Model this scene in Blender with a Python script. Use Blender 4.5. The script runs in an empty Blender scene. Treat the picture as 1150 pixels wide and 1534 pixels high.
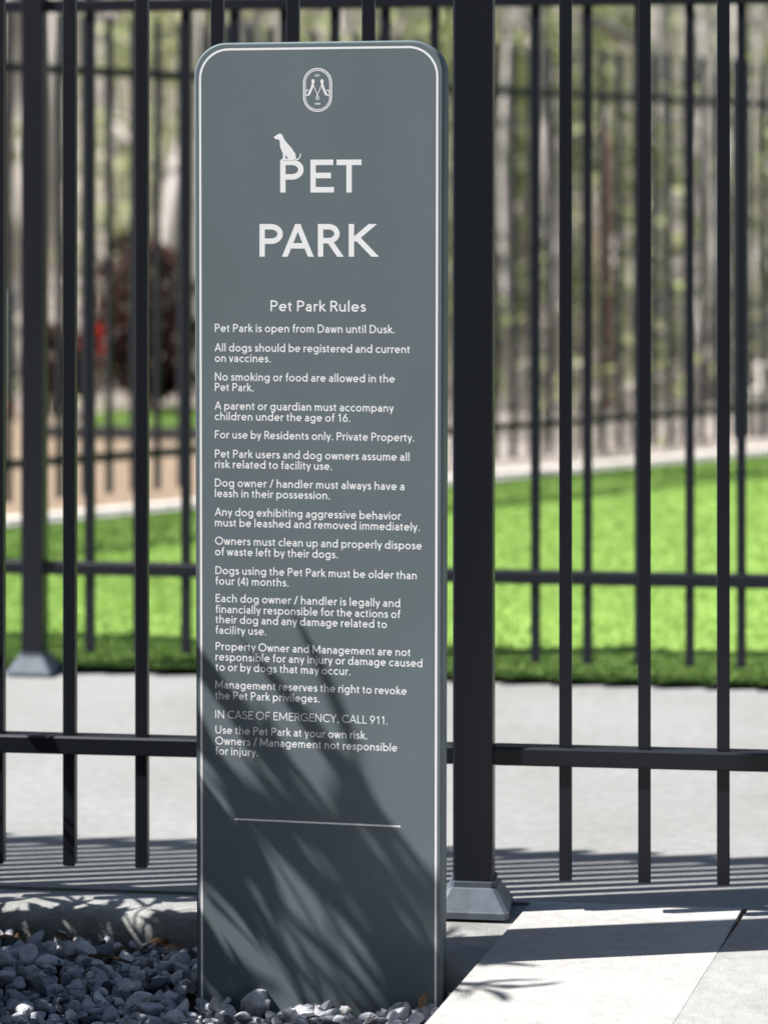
import bpy, math, random
import numpy as np
from mathutils import Vector, Matrix
from mathutils.geometry import tessellate_polygon
R = math.radians
PI = math.pi
rng = random.Random(7)
nrg = np.random.default_rng(11)

# ------------------------------------------------------------------ camera, sky, sun, exposure
SC = bpy.context.scene
COL = SC.collection
CAM_H = 1.044
FPX = 3700.0            # focal length in pixels of the 1150 px wide photograph
K = FPX / 2000.0        # every distance scales with the focal length
YH = 335.0              # horizon row
cam_d = bpy.data.cameras.new('camera')
cam = bpy.data.objects.new('camera', cam_d)
COL.objects.link(cam)
cam.location = (0, 0, CAM_H)
cam.rotation_euler = (PI / 2, 0, 0)
cam_d.sensor_fit = 'HORIZONTAL'
cam_d.sensor_width = 36.0
cam_d.lens = FPX / 1150 * 36
cam_d.shift_y = -(767 - YH) / 1150
cam_d.clip_start = 0.05
cam_d.clip_end = 400
cam_d.dof.use_dof = True
cam_d.dof.focus_distance = 1.885 * K
cam_d.dof.aperture_fstop = (cam_d.lens / 1000) / 0.027
SC.camera = cam

SUN_EL = 51.0
SUN_TURN = 8.8          # the light travels to +X, turned this many degrees towards +Y
world = bpy.data.worlds.new('World')
SC.world = world
world.use_nodes = True
wn = world.node_tree
bg = wn.nodes['Background']
sky = wn.nodes.new('ShaderNodeTexSky')
sky.sky_type = 'NISHITA'
sky.sun_disc = False
sky.sun_elevation = R(SUN_EL)
sky.sun_rotation = R(270 - SUN_TURN)
wn.links.new(sky.outputs[0], bg.inputs[0])
bg.inputs[1].default_value = 0.058
sun_d = bpy.data.lights.new('sun', 'SUN')
sun_d.energy = 5.0
sun_d.angle = R(0.53)
sun_d.color = (1.0, 0.965, 0.92)
sun = bpy.data.objects.new('sun', sun_d)
COL.objects.link(sun)
sun.location = (-8, 1, 9)
ray = Vector((math.cos(R(SUN_EL)) * math.cos(R(SUN_TURN)), math.cos(R(SUN_EL)) * math.sin(R(SUN_TURN)), -math.sin(R(SUN_EL))))
sun.rotation_euler = ray.to_track_quat('-Z', 'Y').to_euler()

SC.view_settings.view_transform = 'Standard'
SC.view_settings.look = 'None'
SC.view_settings.gamma = 1.0
SC.view_settings.exposure = 1.05
SC.render.engine = 'CYCLES'
SC.cycles.use_denoising = True
SC.cycles.max_bounces = 6


# ------------------------------------------------------------------ helpers
def mat(name, col, rough=0.8, spec=0.5, metallic=0.0, var=0.0, scale=20.0, bump=0.0, bscale=60.0, detail=5, col2=None, coat=0.0, stretch=None, dark=None):
    m = bpy.data.materials.new(name)
    m.use_nodes = True
    t = m.node_tree
    b = t.nodes['Principled BSDF']
    b.inputs['Roughness'].default_value = rough
    b.inputs['Specular IOR Level'].default_value = spec
    b.inputs['Metallic'].default_value = metallic
    b.inputs['Coat Weight'].default_value = coat
    b.inputs['Base Color'].default_value = (*col, 1)
    tc = t.nodes.new('ShaderNodeTexCoord')
    src = tc.outputs['Object']
    if stretch:
        mp = t.nodes.new('ShaderNodeMapping')
        mp.inputs['Scale'].default_value = stretch
        t.links.new(src, mp.inputs[0])
        src = mp.outputs[0]
    if var > 0 or col2:
        n = t.nodes.new('ShaderNodeTexNoise')
        n.inputs['Scale'].default_value = scale
        n.inputs['Detail'].default_value = detail
        n.inputs['Roughness'].default_value = 0.65
        t.links.new(src, n.inputs['Vector'])
        r = t.nodes.new('ShaderNodeValToRGB')
        c2 = col2 or tuple(min(1, c * (1 + var)) for c in col)
        c1 = col if col2 else tuple(c * (1 - var) for c in col)
        r.color_ramp.elements[0].position = 0.32
        r.color_ramp.elements[1].position = 0.68
        r.color_ramp.elements[0].color = (*c1, 1)
        r.color_ramp.elements[1].color = (*c2, 1)
        t.links.new(n.outputs['Fac'], r.inputs[0])
        out = r.outputs[0]
        if dark:            # larger stains with a shape of their own
            n3 = t.nodes.new('ShaderNodeTexNoise')
            n3.inputs['Scale'].default_value = dark[0]
            n3.inputs['Detail'].default_value = 4
            t.links.new(src, n3.inputs['Vector'])
            r3 = t.nodes.new('ShaderNodeValToRGB')
            r3.color_ramp.elements[0].position = 0.35
            r3.color_ramp.elements[1].position = 0.62
            v = dark[1]
            r3.color_ramp.elements[0].color = (v, v, v * 0.98, 1)
            r3.color_ramp.elements[1].color = (1, 1, 1, 1)
            t.links.new(n3.outputs['Fac'], r3.inputs[0])
            mx = t.nodes.new('ShaderNodeMix')
            mx.data_type = 'RGBA'
            mx.blend_type = 'MULTIPLY'
            mx.inputs[0].default_value = 1
            t.links.new(out, mx.inputs[6])
            t.links.new(r3.outputs[0], mx.inputs[7])
            out = mx.outputs[2]
        t.links.new(out, b.inputs['Base Color'])
    if bump > 0:
        n2 = t.nodes.new('ShaderNodeTexNoise')
        n2.inputs['Scale'].default_value = bscale
        n2.inputs['Detail'].default_value = 6
        t.links.new(src, n2.inputs['Vector'])
        bp = t.nodes.new('ShaderNodeBump')
        bp.inputs['Strength'].default_value = min(1, bump)
        bp.inputs['Distance'].default_value = 0.004
        t.links.new(n2.outputs['Fac'], bp.inputs['Height'])
        t.links.new(bp.outputs[0], b.inputs['Normal'])
    return m


def tone_mat(name, stops, rough=0.8, bump=0.0, bscale=150, spec=0.3, trans=0.0, nscale=60, nvar=0.25):
    """colour chosen per piece by the point attribute 'tone'"""
    m = mat(name, stops[0][1], rough, spec, bump=bump, bscale=bscale)
    t = m.node_tree
    b = t.nodes['Principled BSDF']
    a = t.nodes.new('ShaderNodeAttribute')
    a.attribute_name = 'tone'
    r = t.nodes.new('ShaderNodeValToRGB')
    e = r.color_ramp.elements
    while len(e) < len(stops):
        e.new(0.5)
    for k, (p, c) in enumerate(stops):
        e[k].position = p
        e[k].color = (*c, 1)
    t.links.new(a.outputs['Fac'], r.inputs[0])
    n = t.nodes.new('ShaderNodeTexNoise')
    n.inputs['Scale'].default_value = nscale
    tc = t.nodes.new('ShaderNodeTexCoord')
    t.links.new(tc.outputs['Object'], n.inputs['Vector'])
    mr = t.nodes.new('ShaderNodeMapRange')
    mr.inputs['To Min'].default_value = 1 - nvar
    mr.inputs['To Max'].default_value = 1 + nvar
    t.links.new(n.outputs['Fac'], mr.inputs['Value'])
    mx = t.nodes.new('ShaderNodeMix')
    mx.data_type = 'RGBA'
    mx.blend_type = 'MULTIPLY'
    mx.inputs[0].default_value = 1
    t.links.new(r.outputs[0], mx.inputs[6])
    t.links.new(mr.outputs[0], mx.inputs[7])
    t.links.new(mx.outputs[2], b.inputs['Base Color'])
    if trans > 0:
        tr = t.nodes.new('ShaderNodeBsdfTranslucent')
        t.links.new(mx.outputs[2], tr.inputs[0])
        ms = t.nodes.new('ShaderNodeMixShader')
        ms.inputs[0].default_value = trans
        t.links.new(b.outputs[0], ms.inputs[1])
        t.links.new(tr.outputs[0], ms.inputs[2])
        t.links.new(ms.outputs[0], t.nodes['Material Output'].inputs[0])
    return m


def link(name, me, m=None, parent=None):
    o = bpy.data.objects.new(name, me)
    COL.objects.link(o)
    if m:
        me.materials.append(m)
    if parent:
        o.parent = parent
    return o


def tag(o, label=None, cat=None, group=None, kind=None):
    if label: o['label'] = label
    if cat: o['category'] = cat
    if group: o['group'] = group
    if kind: o['kind'] = kind
    return o


def empty(name, loc=(0, 0, 0), rz=0.0):
    o = bpy.data.objects.new(name, None)
    o.empty_display_size = 0.1
    COL.objects.link(o)
    o.location = loc
    o.rotation_euler.z = rz
    return o


class MB:
    def __init__(s):
        s.v, s.f = [], []

    def add(s, vs, fs):
        o = len(s.v)
        s.v += [tuple(p) for p in vs]
        s.f += [tuple(i + o for i in f) for f in fs]

    def box(s, x0, x1, y0, y1, z0, z1, c=0.0):
        """box with chamfered edges"""
        if c <= 0:
            vs = [(x, y, z) for z in (z0, z1) for y in (y0, y1) for x in (x0, x1)]
            s.add(vs, [(0, 2, 3, 1), (4, 5, 7, 6), (0, 1, 5, 4), (2, 6, 7, 3), (0, 4, 6, 2), (1, 3, 7, 5)])
            return
        rings = []
        for z, i in ((z0, c), (z0 + c, 0), (z1 - c, 0), (z1, c)):
            a, b_, d, e = x0 + i, x1 - i, y0 + i, y1 - i
            k = c
            rings.append([(a + k, d, z), (b_ - k, d, z), (b_, d + k, z), (b_, e - k, z), (b_ - k, e, z), (a + k, e, z), (a, e - k, z), (a, d + k, z)])
        s.loft(rings)

    def loft(s, rings, cap=True):
        n = len(rings[0])
        vs = [p for r in rings for p in r]
        fs = []
        for k in range(len(rings) - 1):
            for i in range(n):
                j = (i + 1) % n
                fs.append((k * n + i, k * n + j, (k + 1) * n + j, (k + 1) * n + i))
        if cap:
            fs.append(tuple(range(n))[::-1])
            fs.append(tuple((len(rings) - 1) * n + i for i in range(n)))
        s.add(vs, fs)

    def tube(s, pts, rad, n=8):
        rings = []
        pts = [Vector(p) for p in pts]
        for i, p in enumerate(pts):
            d = (pts[min(i + 1, len(pts) - 1)] - pts[max(i - 1, 0)]).normalized()
            u = d.cross(Vector((0.13, 0.99, 0.05)))
            if u.length < 1e-3:
                u = d.cross(Vector((1, 0, 0)))
            u.normalize()
            w = d.cross(u)
            r = rad[i] if hasattr(rad, '__len__') else rad
            rings.append([p + (u * math.cos(a) + w * math.sin(a)) * r for a in [2 * PI * k / n for k in range(n)]])
        s.loft(rings)

    def mesh(s, name, smooth=False):
        me = bpy.data.meshes.new(name)
        me.from_pydata(s.v, [], s.f)
        if smooth:
            for p in me.polygons:
                p.use_smooth = True
        me.update()
        return me

    def build(s, name, m, parent=None, smooth=False):
        return link(name, s.mesh(name, smooth), m, parent)


def np_mesh(name, V, F, tone=None, smooth=False):
    """mesh from a float array (n,3) and an int array (m,k)"""
    me = bpy.data.meshes.new(name)
    k = F.shape[1]
    me.vertices.add(len(V))
    me.vertices.foreach_set('co', V.astype(np.float32).ravel())
    me.loops.add(F.size)
    me.loops.foreach_set('vertex_index', F.astype(np.int32).ravel())
    me.polygons.add(len(F))
    me.polygons.foreach_set('loop_start', np.arange(0, F.size, k, dtype=np.int32))
    me.polygons.foreach_set('use_smooth', np.full(len(F), smooth))
    me.update(calc_edges=True)
    if tone is not None:
        a = me.attributes.new('tone', 'FLOAT', 'POINT')
        a.data.foreach_set('value', tone.astype(np.float32))
    return me


def sheet(name, poly, z, m, thick=0.0, kind='structure', c=0.0):
    """flat ground piece from a polygon, with real thickness downwards"""
    b = MB()
    n = len(poly)
    area = sum(poly[i][0] * poly[(i + 1) % n][1] - poly[(i + 1) % n][0] * poly[i][1] for i in range(n))
    if area < 0:
        poly = poly[::-1]
    if thick:
        def inset(d):
            out = []
            for i in range(n):
                p0, p1, p2 = (Vector(poly[(i + k) % n]) for k in (-1, 0, 1))
                e1, e2 = (p1 - p0).normalized(), (p2 - p1).normalized()
                n1, n2 = Vector((-e1.y, e1.x)), Vector((-e2.y, e2.x))
                mm = (n1 + n2)
                mm = mm / max(0.3, mm.dot(n1))
                out.append(p1 + mm * d)
            return out
        if c:
            rings = [[(*p, z - thick) for p in poly], [(*p, z - c) for p in poly], [(*p, z - c * 0.3) for p in inset(c * 0.3)], [(*p, z) for p in inset(c)]]
        else:
            rings = [[(*p, z - thick) for p in poly], [(*p, z) for p in poly]]
        b.loft(rings)
    else:
        b.add([(*p, z) for p in poly], [tuple(range(n))])
    o = b.build(name, m)
    tag(o, kind=kind)
    return o


def smooth(a, b, x):
    t = np.clip((x - a) / (b - a), 0, 1)
    return t * t * (3 - 2 * t)


def wave(x, y, s, seed=0.0):
    return (np.sin(x * s + 1.3 + seed) * np.cos(y * s * 0.83 + 0.7 * seed) + 0.5 * np.sin(x * s * 2.17 + y * s * 1.7 + seed * 2) + 0.3 * np.sin(y * s * 3.9 - x * s * 3.1 + seed)) / 1.8


# ------------------------------------------------------------------ materials
M_side = mat('sidewalk_concrete', (0.27, 0.273, 0.27), 0.9, 0.3, var=0.10, scale=35, bump=0.35, bscale=220, dark=(2.2, 0.86))
M_slab = mat('slab_concrete', (0.41, 0.407, 0.40), 0.9, 0.3, var=0.12, scale=45, bump=0.35, bscale=240, dark=(7.0, 0.88))
M_slab2 = mat('slab_concrete_grey', (0.33, 0.332, 0.325), 0.9, 0.3, var=0.12, scale=45, bump=0.35, bscale=240, dark=(6.0, 0.88))
M_kerb = mat('kerb_concrete', (0.30, 0.305, 0.30), 0.9, 0.3, var=0.16, scale=28, bump=0.5, bscale=180, dark=(9.0, 0.78))
M_strip = mat('mowing_strip_concrete', (0.55, 0.52, 0.47), 0.9, 0.3, var=0.1, scale=25, bump=0.3, bscale=120)
M_soil = mat('soil', (0.05, 0.036, 0.025), 0.95, 0.2, var=0.5, scale=60, bump=0.9, bscale=160)
M_joint = mat('joint_dirt', (0.10, 0.06, 0.04), 0.95, 0.2, var=0.4, scale=120)
M_black = mat('black_powder_coat', (0.0085, 0.011, 0.0175), 0.42, 0.4, bump=0.08, bscale=900)
M_black2 = mat('worn_black_powder_coat', (0.013, 0.016, 0.022), 0.42, 0.5, bump=0.1, bscale=700)
M_cover = mat('grey_base_cover', (0.09, 0.108, 0.135), 0.5, 0.4, var=0.2, scale=30, bump=0.1, bscale=300)  # grey-blue, lighter than the posts
M_sign = mat('sign_paint', (0.155, 0.194, 0.215), 0.5, 0.10, var=0.045, scale=5, dark=(2.6, 0.93), bump=0.05, bscale=500, coat=0.0)
M_white = mat('white_vinyl', (0.92, 0.935, 0.95), 0.5, 0.15)
M_grey_line = mat('grey_vinyl', (0.62, 0.66, 0.70), 0.5, 0.4)
M_turf = mat('turf_backing', (0.27, 0.42, 0.10), 0.9, 0.1, var=0.2, scale=9, bump=0.6, bscale=200)
M_blade = tone_mat('turf_blades', [(0.0, (0.18, 0.33, 0.06)), (0.5, (0.285, 0.44, 0.11)), (1.0, (0.37, 0.50, 0.16))], 0.6, trans=0.3, nscale=3, nvar=0.18)
M_stone = tone_mat('gravel_stone', [(0.0, (0.035, 0.04, 0.05)), (0.12, (0.11, 0.12, 0.14)), (0.2, (0.30, 0.32, 0.36)), (0.6, (0.51, 0.53, 0.57)), (0.86, (0.66, 0.67, 0.69)), (0.95, (0.46, 0.42, 0.38))], 0.85, bump=0.5, bscale=260, nscale=130, nvar=0.3)
M_dry = tone_mat('dry_leaf', [(0.0, (0.09, 0.045, 0.025)), (0.6, (0.17, 0.10, 0.06)), (1.0, (0.30, 0.21, 0.14))], 0.75, trans=0.15)
M_leaf = tone_mat('shrub_leaf', [(0.0, (0.03, 0.07, 0.018)), (1.0, (0.07, 0.14, 0.03))], 0.45, trans=0.08)
M_stem = mat('shrub_stem', (0.10, 0.075, 0.05), 0.9, 0.2, var=0.3, scale=40)


def at(u, v, z=0.0):
    """photo pixel on a horizontal plane -> metres"""
    y = FPX * (CAM_H - z) / (v - YH)
    return ((u - 575) * y / FPX, y)


# ------------------------------------------------------------------ layout lines
TF = math.tan(R(3.6)) * K
AF = math.atan(TF)
FY = 2.0 * K + 0.056
def front_y(x):                       # front fence line
    return FY - (x - 0.137) * TF
TM = math.tan(R(4.3)) * K
AM = math.atan(TM)
def mid_y(x):                         # second fence line
    return 3.098 * K - (x + 0.81) * TM
def far_at(u):                        # third fence, where picture column u meets it
    s = 457 - 0.0985 * (u - 145)
    return ((u - 575) / s, FPX / s)
FA, FB = Vector(far_at(0)), Vector(far_at(1150))
FD = (FB - FA).normalized()
FN = Vector((-FD.y, FD.x))            # away from the camera
def far_y(x):
    return FA.y + (x - FA.x) * FD.y / FD.x
Z_FAR = 0.105

# ------------------------------------------------------------------ ground
def terrain_z(x, y):
    up = np.maximum(0, y - 7.6 * K - 0.2 * (x + 1))
    base = Z_FAR - 0.03 + 0.02 * wave(x, y, 1.3) * smooth(10, 16, y)
    hill = up * 0.165 + 0.10 * wave(x, y, 0.55, 2.0) * smooth(15, 20, y)
    low = smooth(-4.9, -4.2, -y)      # below the paved part the ground sits lower
    flat = -0.16
    d = (y - far_y(x)) * 0.9
    t = smooth(-0.25, 0.1, d)
    return flat * (1 - t) + (base + hill) * t

xs = np.concatenate([np.linspace(-60, -9, 14), np.linspace(-8, 9, 90), np.linspace(10, 60, 14)])
ys = np.concatenate([np.linspace(-25, 5.4, 10), np.linspace(5.6, 22, 120), np.linspace(22.6, 110, 50)])
GX, GY = np.meshgrid(xs, ys)
GZ = terrain_z(GX, GY)
nx, ny = len(xs), len(ys)
idx = np.arange(nx * ny).reshape(ny, nx)
F = np.stack([idx[:-1, :-1], idx[:-1, 1:], idx[1:, 1:], idx[1:, :-1]], -1).reshape(-1, 4)
V = np.stack([GX, GY, GZ], -1).reshape(-1, 3)
# leaf-litter on the hill, bare tan dirt near the fence
M_ground = mat('leaf_litter_ground', (0.10, 0.085, 0.075), 0.95, 0.1, col2=(0.46, 0.41, 0.37), scale=2.2, detail=9, bump=0.8, bscale=14)
t_ = M_ground.node_tree
b_ = t_.nodes['Principled BSDF']
old = b_.inputs['Base Color'].links[0].from_socket
geo = t_.nodes.new('ShaderNodeTexCoord')
sep = t_.nodes.new('ShaderNodeSeparateXYZ')
t_.links.new(geo.outputs['Object'], sep.inputs[0])
nz = t_.nodes.new('ShaderNodeTexNoise')
nz.inputs['Scale'].default_value = 1.1
t_.links.new(geo.outputs['Object'], nz.inputs['Vector'])
ad = t_.nodes.new('ShaderNodeMath')
ad.operation = 'MULTIPLY_ADD'
ad.inputs[1].default_value = 2.2
t_.links.new(nz.outputs['Fac'], ad.inputs[0])
ax = t_.nodes.new('ShaderNodeMath')
ax.operation = 'MULTIPLY_ADD'
ax.inputs[1].default_value = 9.0
am = t_.nodes.new('ShaderNodeMath')
am.operation = 'MAXIMUM'
am.inputs[1].default_value = -0.2
t_.links.new(sep.outputs['X'], am.inputs[0])
t_.links.new(am.outputs[0], ax.inputs[0])
t_.links.new(sep.outputs['Y'], ax.inputs[2])
t_.links.new(ax.outputs[0], ad.inputs[2])
mr_ = t_.nodes.new('ShaderNodeMapRange')
mr_.inputs['From Min'].default_value = 12.4
mr_.inputs['From Max'].default_value = 11.2
t_.links.new(ad.outputs[0], mr_.inputs['Value'])
n2_ = t_.nodes.new('ShaderNodeTexNoise')
n2_.inputs['Scale'].default_value = 18
n2_.inputs['Detail'].default_value = 6
t_.links.new(geo.outputs['Object'], n2_.inputs['Vector'])
rp_ = t_.nodes.new('ShaderNodeValToRGB')
rp_.color_ramp.elements[0].position = 0.35
rp_.color_ramp.elements[1].position = 0.65
rp_.color_ramp.elements[0].color = (0.20, 0.145, 0.10, 1)
rp_.color_ramp.elements[1].color = (0.30, 0.235, 0.17, 1)
t_.links.new(n2_.outputs['Fac'], rp_.inputs[0])
mx_ = t_.nodes.new('ShaderNodeMix')
mx_.data_type = 'RGBA'
t_.links.new(mr_.outputs[0], mx_.inputs[0])
t_.links.new(old, mx_.inputs[6])
t_.links.new(rp_.outputs[0], mx_.inputs[7])
t_.links.new(mx_.outputs[2], b_.inputs['Base Color'])
tag(link('hillside', np_mesh('hillside', V, F, smooth=True), M_ground), kind='structure')

# sidewalk between the first and the second fence
XL, XR = -7.0, 7.0
kf = 0.074                                      # the kerb's front edge lies this far before the front fence
sheet('sidewalk', [(XL, front_y(XL) + 0.05), (XR, front_y(XR) + 0.05), (XR, mid_y(XR) + 0.03), (XL, mid_y(XL) + 0.03)], 0.0, M_side, 0.14)

# kerb with a rounded nose in front of the gravel bed; it widens beside the slab
def kerb():
    line = [(XL, front_y(XL) - kf)]
    for k in range(60):
        x = -2.2 + k * 0.0355
        line.append((x, front_y(x) - kf + 0.003 * math.sin(x * 9) + 0.002 * math.sin(x * 23)))
    line += [(-0.03, 1.986 * K), (0.03, 1.962 * K), (0.075, 1.925 * K), (0.105, 1.888 * K), (0.125, 1.862 * K)]
    line = [p for i, p in enumerate(line) if i == 0 or p[0] > line[i - 1][0]]
    back = [(XL, front_y(XL) + 0.05)] + [(x, front_y(x) + 0.0495) for x, y in line[1:-1]] + [(0.30, front_y(0.30) + 0.0495)]
    prof = [(0.004, -0.16), (0.0, -0.034), (0.003, -0.019), (0.010, -0.008), (0.020, -0.002), (0.032, 0.0)]
    rings = []
    n = len(line)
    rows = []
    for i, (x, y) in enumerate(line):
        a = Vector(line[max(0, i - 1)]); c = Vector(line[min(n - 1, i + 1)])
        d = (c - a).normalized(); nn = Vector((-d.y, d.x))
        row = []
        for (off, z) in prof:
            row.append((x + nn.x * off, y + nn.y * off, z - 0.004))
        row.append((back[i][0], back[i][1], -0.004))
        row.append((back[i][0], back[i][1], -0.16))
        rows.append(row)
    b = MB()
    m_ = len(rows[0])
    b.add([p for r_ in rows for p in r_], [(i * m_ + j, (i + 1) * m_ + j, (i + 1) * m_ + j + 1, i * m_ + j + 1) for i in range(n - 1) for j in range(m_ - 1)])
    o = b.build('kerb', M_kerb, smooth=True)
    tag(o, kind='structure')
kerb()

# slabs in front of the fence on the right, with a dirt-filled joint
def left_edge(y): return 0.0566 + (y / K - 1.741) * 0.554
def joint_x(y): return 0.379 + (y / K - 1.741) * 0.592
fe = 0.044                                     # the slabs end this far behind the fence line
def meet(fx):                                  # where an edge x = fx(y) meets the slabs' far end
    y = 2.0 * K
    for _ in range(20):
        y = front_y(fx(y)) + fe
    return y
yl, yj = meet(left_edge), meet(joint_x)
YF = 2.30
sheet('slab', [(left_edge(YF), YF), (joint_x(YF), YF), (joint_x(1.90 * K), 1.90 * K), (joint_x(yj) - 0.005, yj), (left_edge(yl), yl)], 0.004, M_slab, 0.13, c=0.0005)
sheet('slab.001', [(joint_x(YF), YF), (6, YF), (6, front_y(6) + fe), (joint_x(yj) + 0.005, yj), (joint_x(1.90 * K), 1.90 * K)], 0.0035, M_slab2, 0.13, c=0.0005)
sheet('slab_joint_dirt', [(joint_x(YF) - 0.02, YF + .004), (joint_x(YF) + 0.02, YF + .004), (joint_x(yj) + 0.02, yj), (joint_x(yj) - 0.02, yj)], -0.002, M_joint, 0.05)
M_mulch = mat('added_dark_mulch', (0.03, 0.022, 0.016), 0.95, 0.1, col2=(0.075, 0.055, 0.04), scale=40, detail=8, bump=1.0, bscale=70)
sheet('added_mulch_bed', [(-7, -6), (7, -6), (7, YF - 0.01), (left_edge(YF) - 0.01, YF - 0.01), (left_edge(1.0) - 0.02, 0.9), (-7, 0.9)], -0.03, M_mulch, 0.1)  # unseen dark ground, added to weaken the bounce onto the sign

# gravel bed: soil below, stones above
def bed_z(x, y):
    return -0.079 + 0.006 * smooth(1.86 * K, 2.03 * K, y) + 0.022 * smooth(-0.25, -0.62, x) * smooth(3.4, 3.7, y) + 0.016 * smooth(-0.05, 0.1, x) + 0.006 * wave(x, y, 11, 1.0)
bx = np.linspace(-3.2, 0.16, 90); by = np.linspace(0.2, 3.95, 50)
BX, BY = np.meshgrid(bx, by)
lim = left_edge(BY)
BX = np.minimum(BX, lim + 0.01)
BZ = bed_z(BX, BY) - 0.012
idx = np.arange(90 * 50).reshape(50, 90)
F = np.stack([idx[:-1, :-1], idx[:-1, 1:], idx[1:, 1:], idx[1:, :-1]], -1).reshape(-1, 4)
tag(link('gravel_bed_soil', np_mesh('gravel_bed_soil', np.stack([BX, BY, BZ], -1).reshape(-1, 3), F, smooth=True), M_soil), kind='structure')


def icosphere(n):
    t = (1 + 5 ** 0.5) / 2
    v = [(-1, t, 0), (1, t, 0), (-1, -t, 0), (1, -t, 0), (0, -1, t), (0, 1, t), (0, -1, -t), (0, 1, -t), (t, 0, -1), (t, 0, 1), (-t, 0, -1), (-t, 0, 1)]
    f = [(0, 11, 5), (0, 5, 1), (0, 1, 7), (0, 7, 10), (0, 10, 11), (1, 5, 9), (5, 11, 4), (11, 10, 2), (10, 7, 6), (7, 1, 8), (3, 9, 4), (3, 4, 2), (3, 2, 6), (3, 6, 8), (3, 8, 9), (4, 9, 5), (2, 4, 11), (6, 2, 10), (8, 6, 7), (9, 8, 1)]
    v = [np.array(p) / np.linalg.norm(p) for p in v]
    for _ in range(n):
        c, nf = {}, []
        def mid(a, b):
            k = (min(a, b), max(a, b))
            if k not in c:
                p = v[a] + v[b]
                v.append(p / np.linalg.norm(p))
                c[k] = len(v) - 1
            return c[k]
        for a, b, d in f:
            x, y, z = mid(a, b), mid(b, d), mid(d, a)
            nf += [(a, x, z), (b, y, x), (d, z, y), (x, y, z)]
        f = nf
    return np.array(v), np.array(f)


def rand_rot(g):
    q = g.normal(size=4)
    q /= np.linalg.norm(q)
    w, x, y, z = q
    return np.array([[1 - 2 * (y * y + z * z), 2 * (x * y - z * w), 2 * (x * z + y * w)], [2 * (x * y + z * w), 1 - 2 * (x * x + z * z), 2 * (y * z - x * w)], [2 * (x * z - y * w), 2 * (y * z + x * w), 1 - 2 * (x * x + y * y)]])


def stone_protos(count, sub):
    iv, jf = icosphere(sub)
    out = []
    for _ in range(count):
        pl = nrg.normal(size=(13, 3))
        pl /= np.linalg.norm(pl, axis=1)[:, None]
        d = nrg.uniform(0.62, 1.0, 13)
        q = np.maximum(iv @ pl.T, 0) / d
        p = 14.0
        r = (q ** p).sum(1) ** (-1 / p)          # soft intersection of half spaces
        r = np.minimum(r, 1.4)
        s = nrg.uniform([0.9, 0.65, 0.5], [1.2, 0.95, 0.8])
        out.append(iv * r[:, None] * s)
    return out, jf


TS = math.tan(R(5.7)) * K            # the sign's turn
def gravel():
    protos, jf = stone_protos(30, 2)
    VV, FF, TT = [], [], []
    off = 0
    pts = []
    cell = {}
    def ok(x, y, r, layer):
        cx, cy = int(x / 0.03), int(y / 0.03)
        for i in range(-1, 2):
            for j in range(-1, 2):
                for (a, b, q) in cell.get((layer, cx + i, cy + j), ()):
                    if (a - x) ** 2 + (b - y) ** 2 < (0.80 * (r + q)) ** 2:
                        return False
        cell.setdefault((layer, cx, cy), []).append((x, y, r))
        return True
    for layer, tries in ((0, 36000), (1, 26000), (2, 14000)):
        for _ in range(tries):
            x = nrg.uniform(-1.5, 0.26); y = nrg.uniform(2.55, 3.85)
            if x > left_edge(y) - 0.006 or y > front_y(x) - kf - 0.002: continue
            if y > 1.985 * K and x > -0.05: continue
            if x > 0.02 and y > (1.94 - (x - 0.02) * 0.7) * K: continue
            if -0.285 < x < 0.092:                 # keep clear of the sign post
                yf = 1.871 * K - (x - 0.083) * TS
                if yf - 0.006 < y < yf + 0.052: continue
            r = abs(nrg.normal(0.0130, 0.0065)) + 0.0035
            r = min(r, 0.030)
            if layer == 2: r *= 0.62
            if not ok(x, y, r, layer): continue
            zz = bed_z(np.array(x), np.array(y)) + (-0.004, 0.006, 0.015)[layer] + nrg.uniform(-0.004, 0.004)
            pts.append((x, y, float(zz), r))
    for (x, y, z, r) in pts:
        P = protos[nrg.integers(len(protos))] @ rand_rot(nrg).T
        P = P * np.array([1, 1, 0.85]) * r + np.array([x, y, z])
        VV.append(P)
        FF.append(jf + off)
        off += len(P)
        t = nrg.uniform(0.2, 0.95) if nrg.random() > 0.10 else nrg.uniform(0, 0.16)
        TT.append(np.full(len(P), t))
    me = np_mesh('gravel', np.concatenate(VV), np.concatenate(FF), np.concatenate(TT))
    o = link('gravel', me, M_stone)
    tag(o, 'angular blue grey gravel stones around the foot of the sign', kind='stuff')
gravel()


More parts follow.
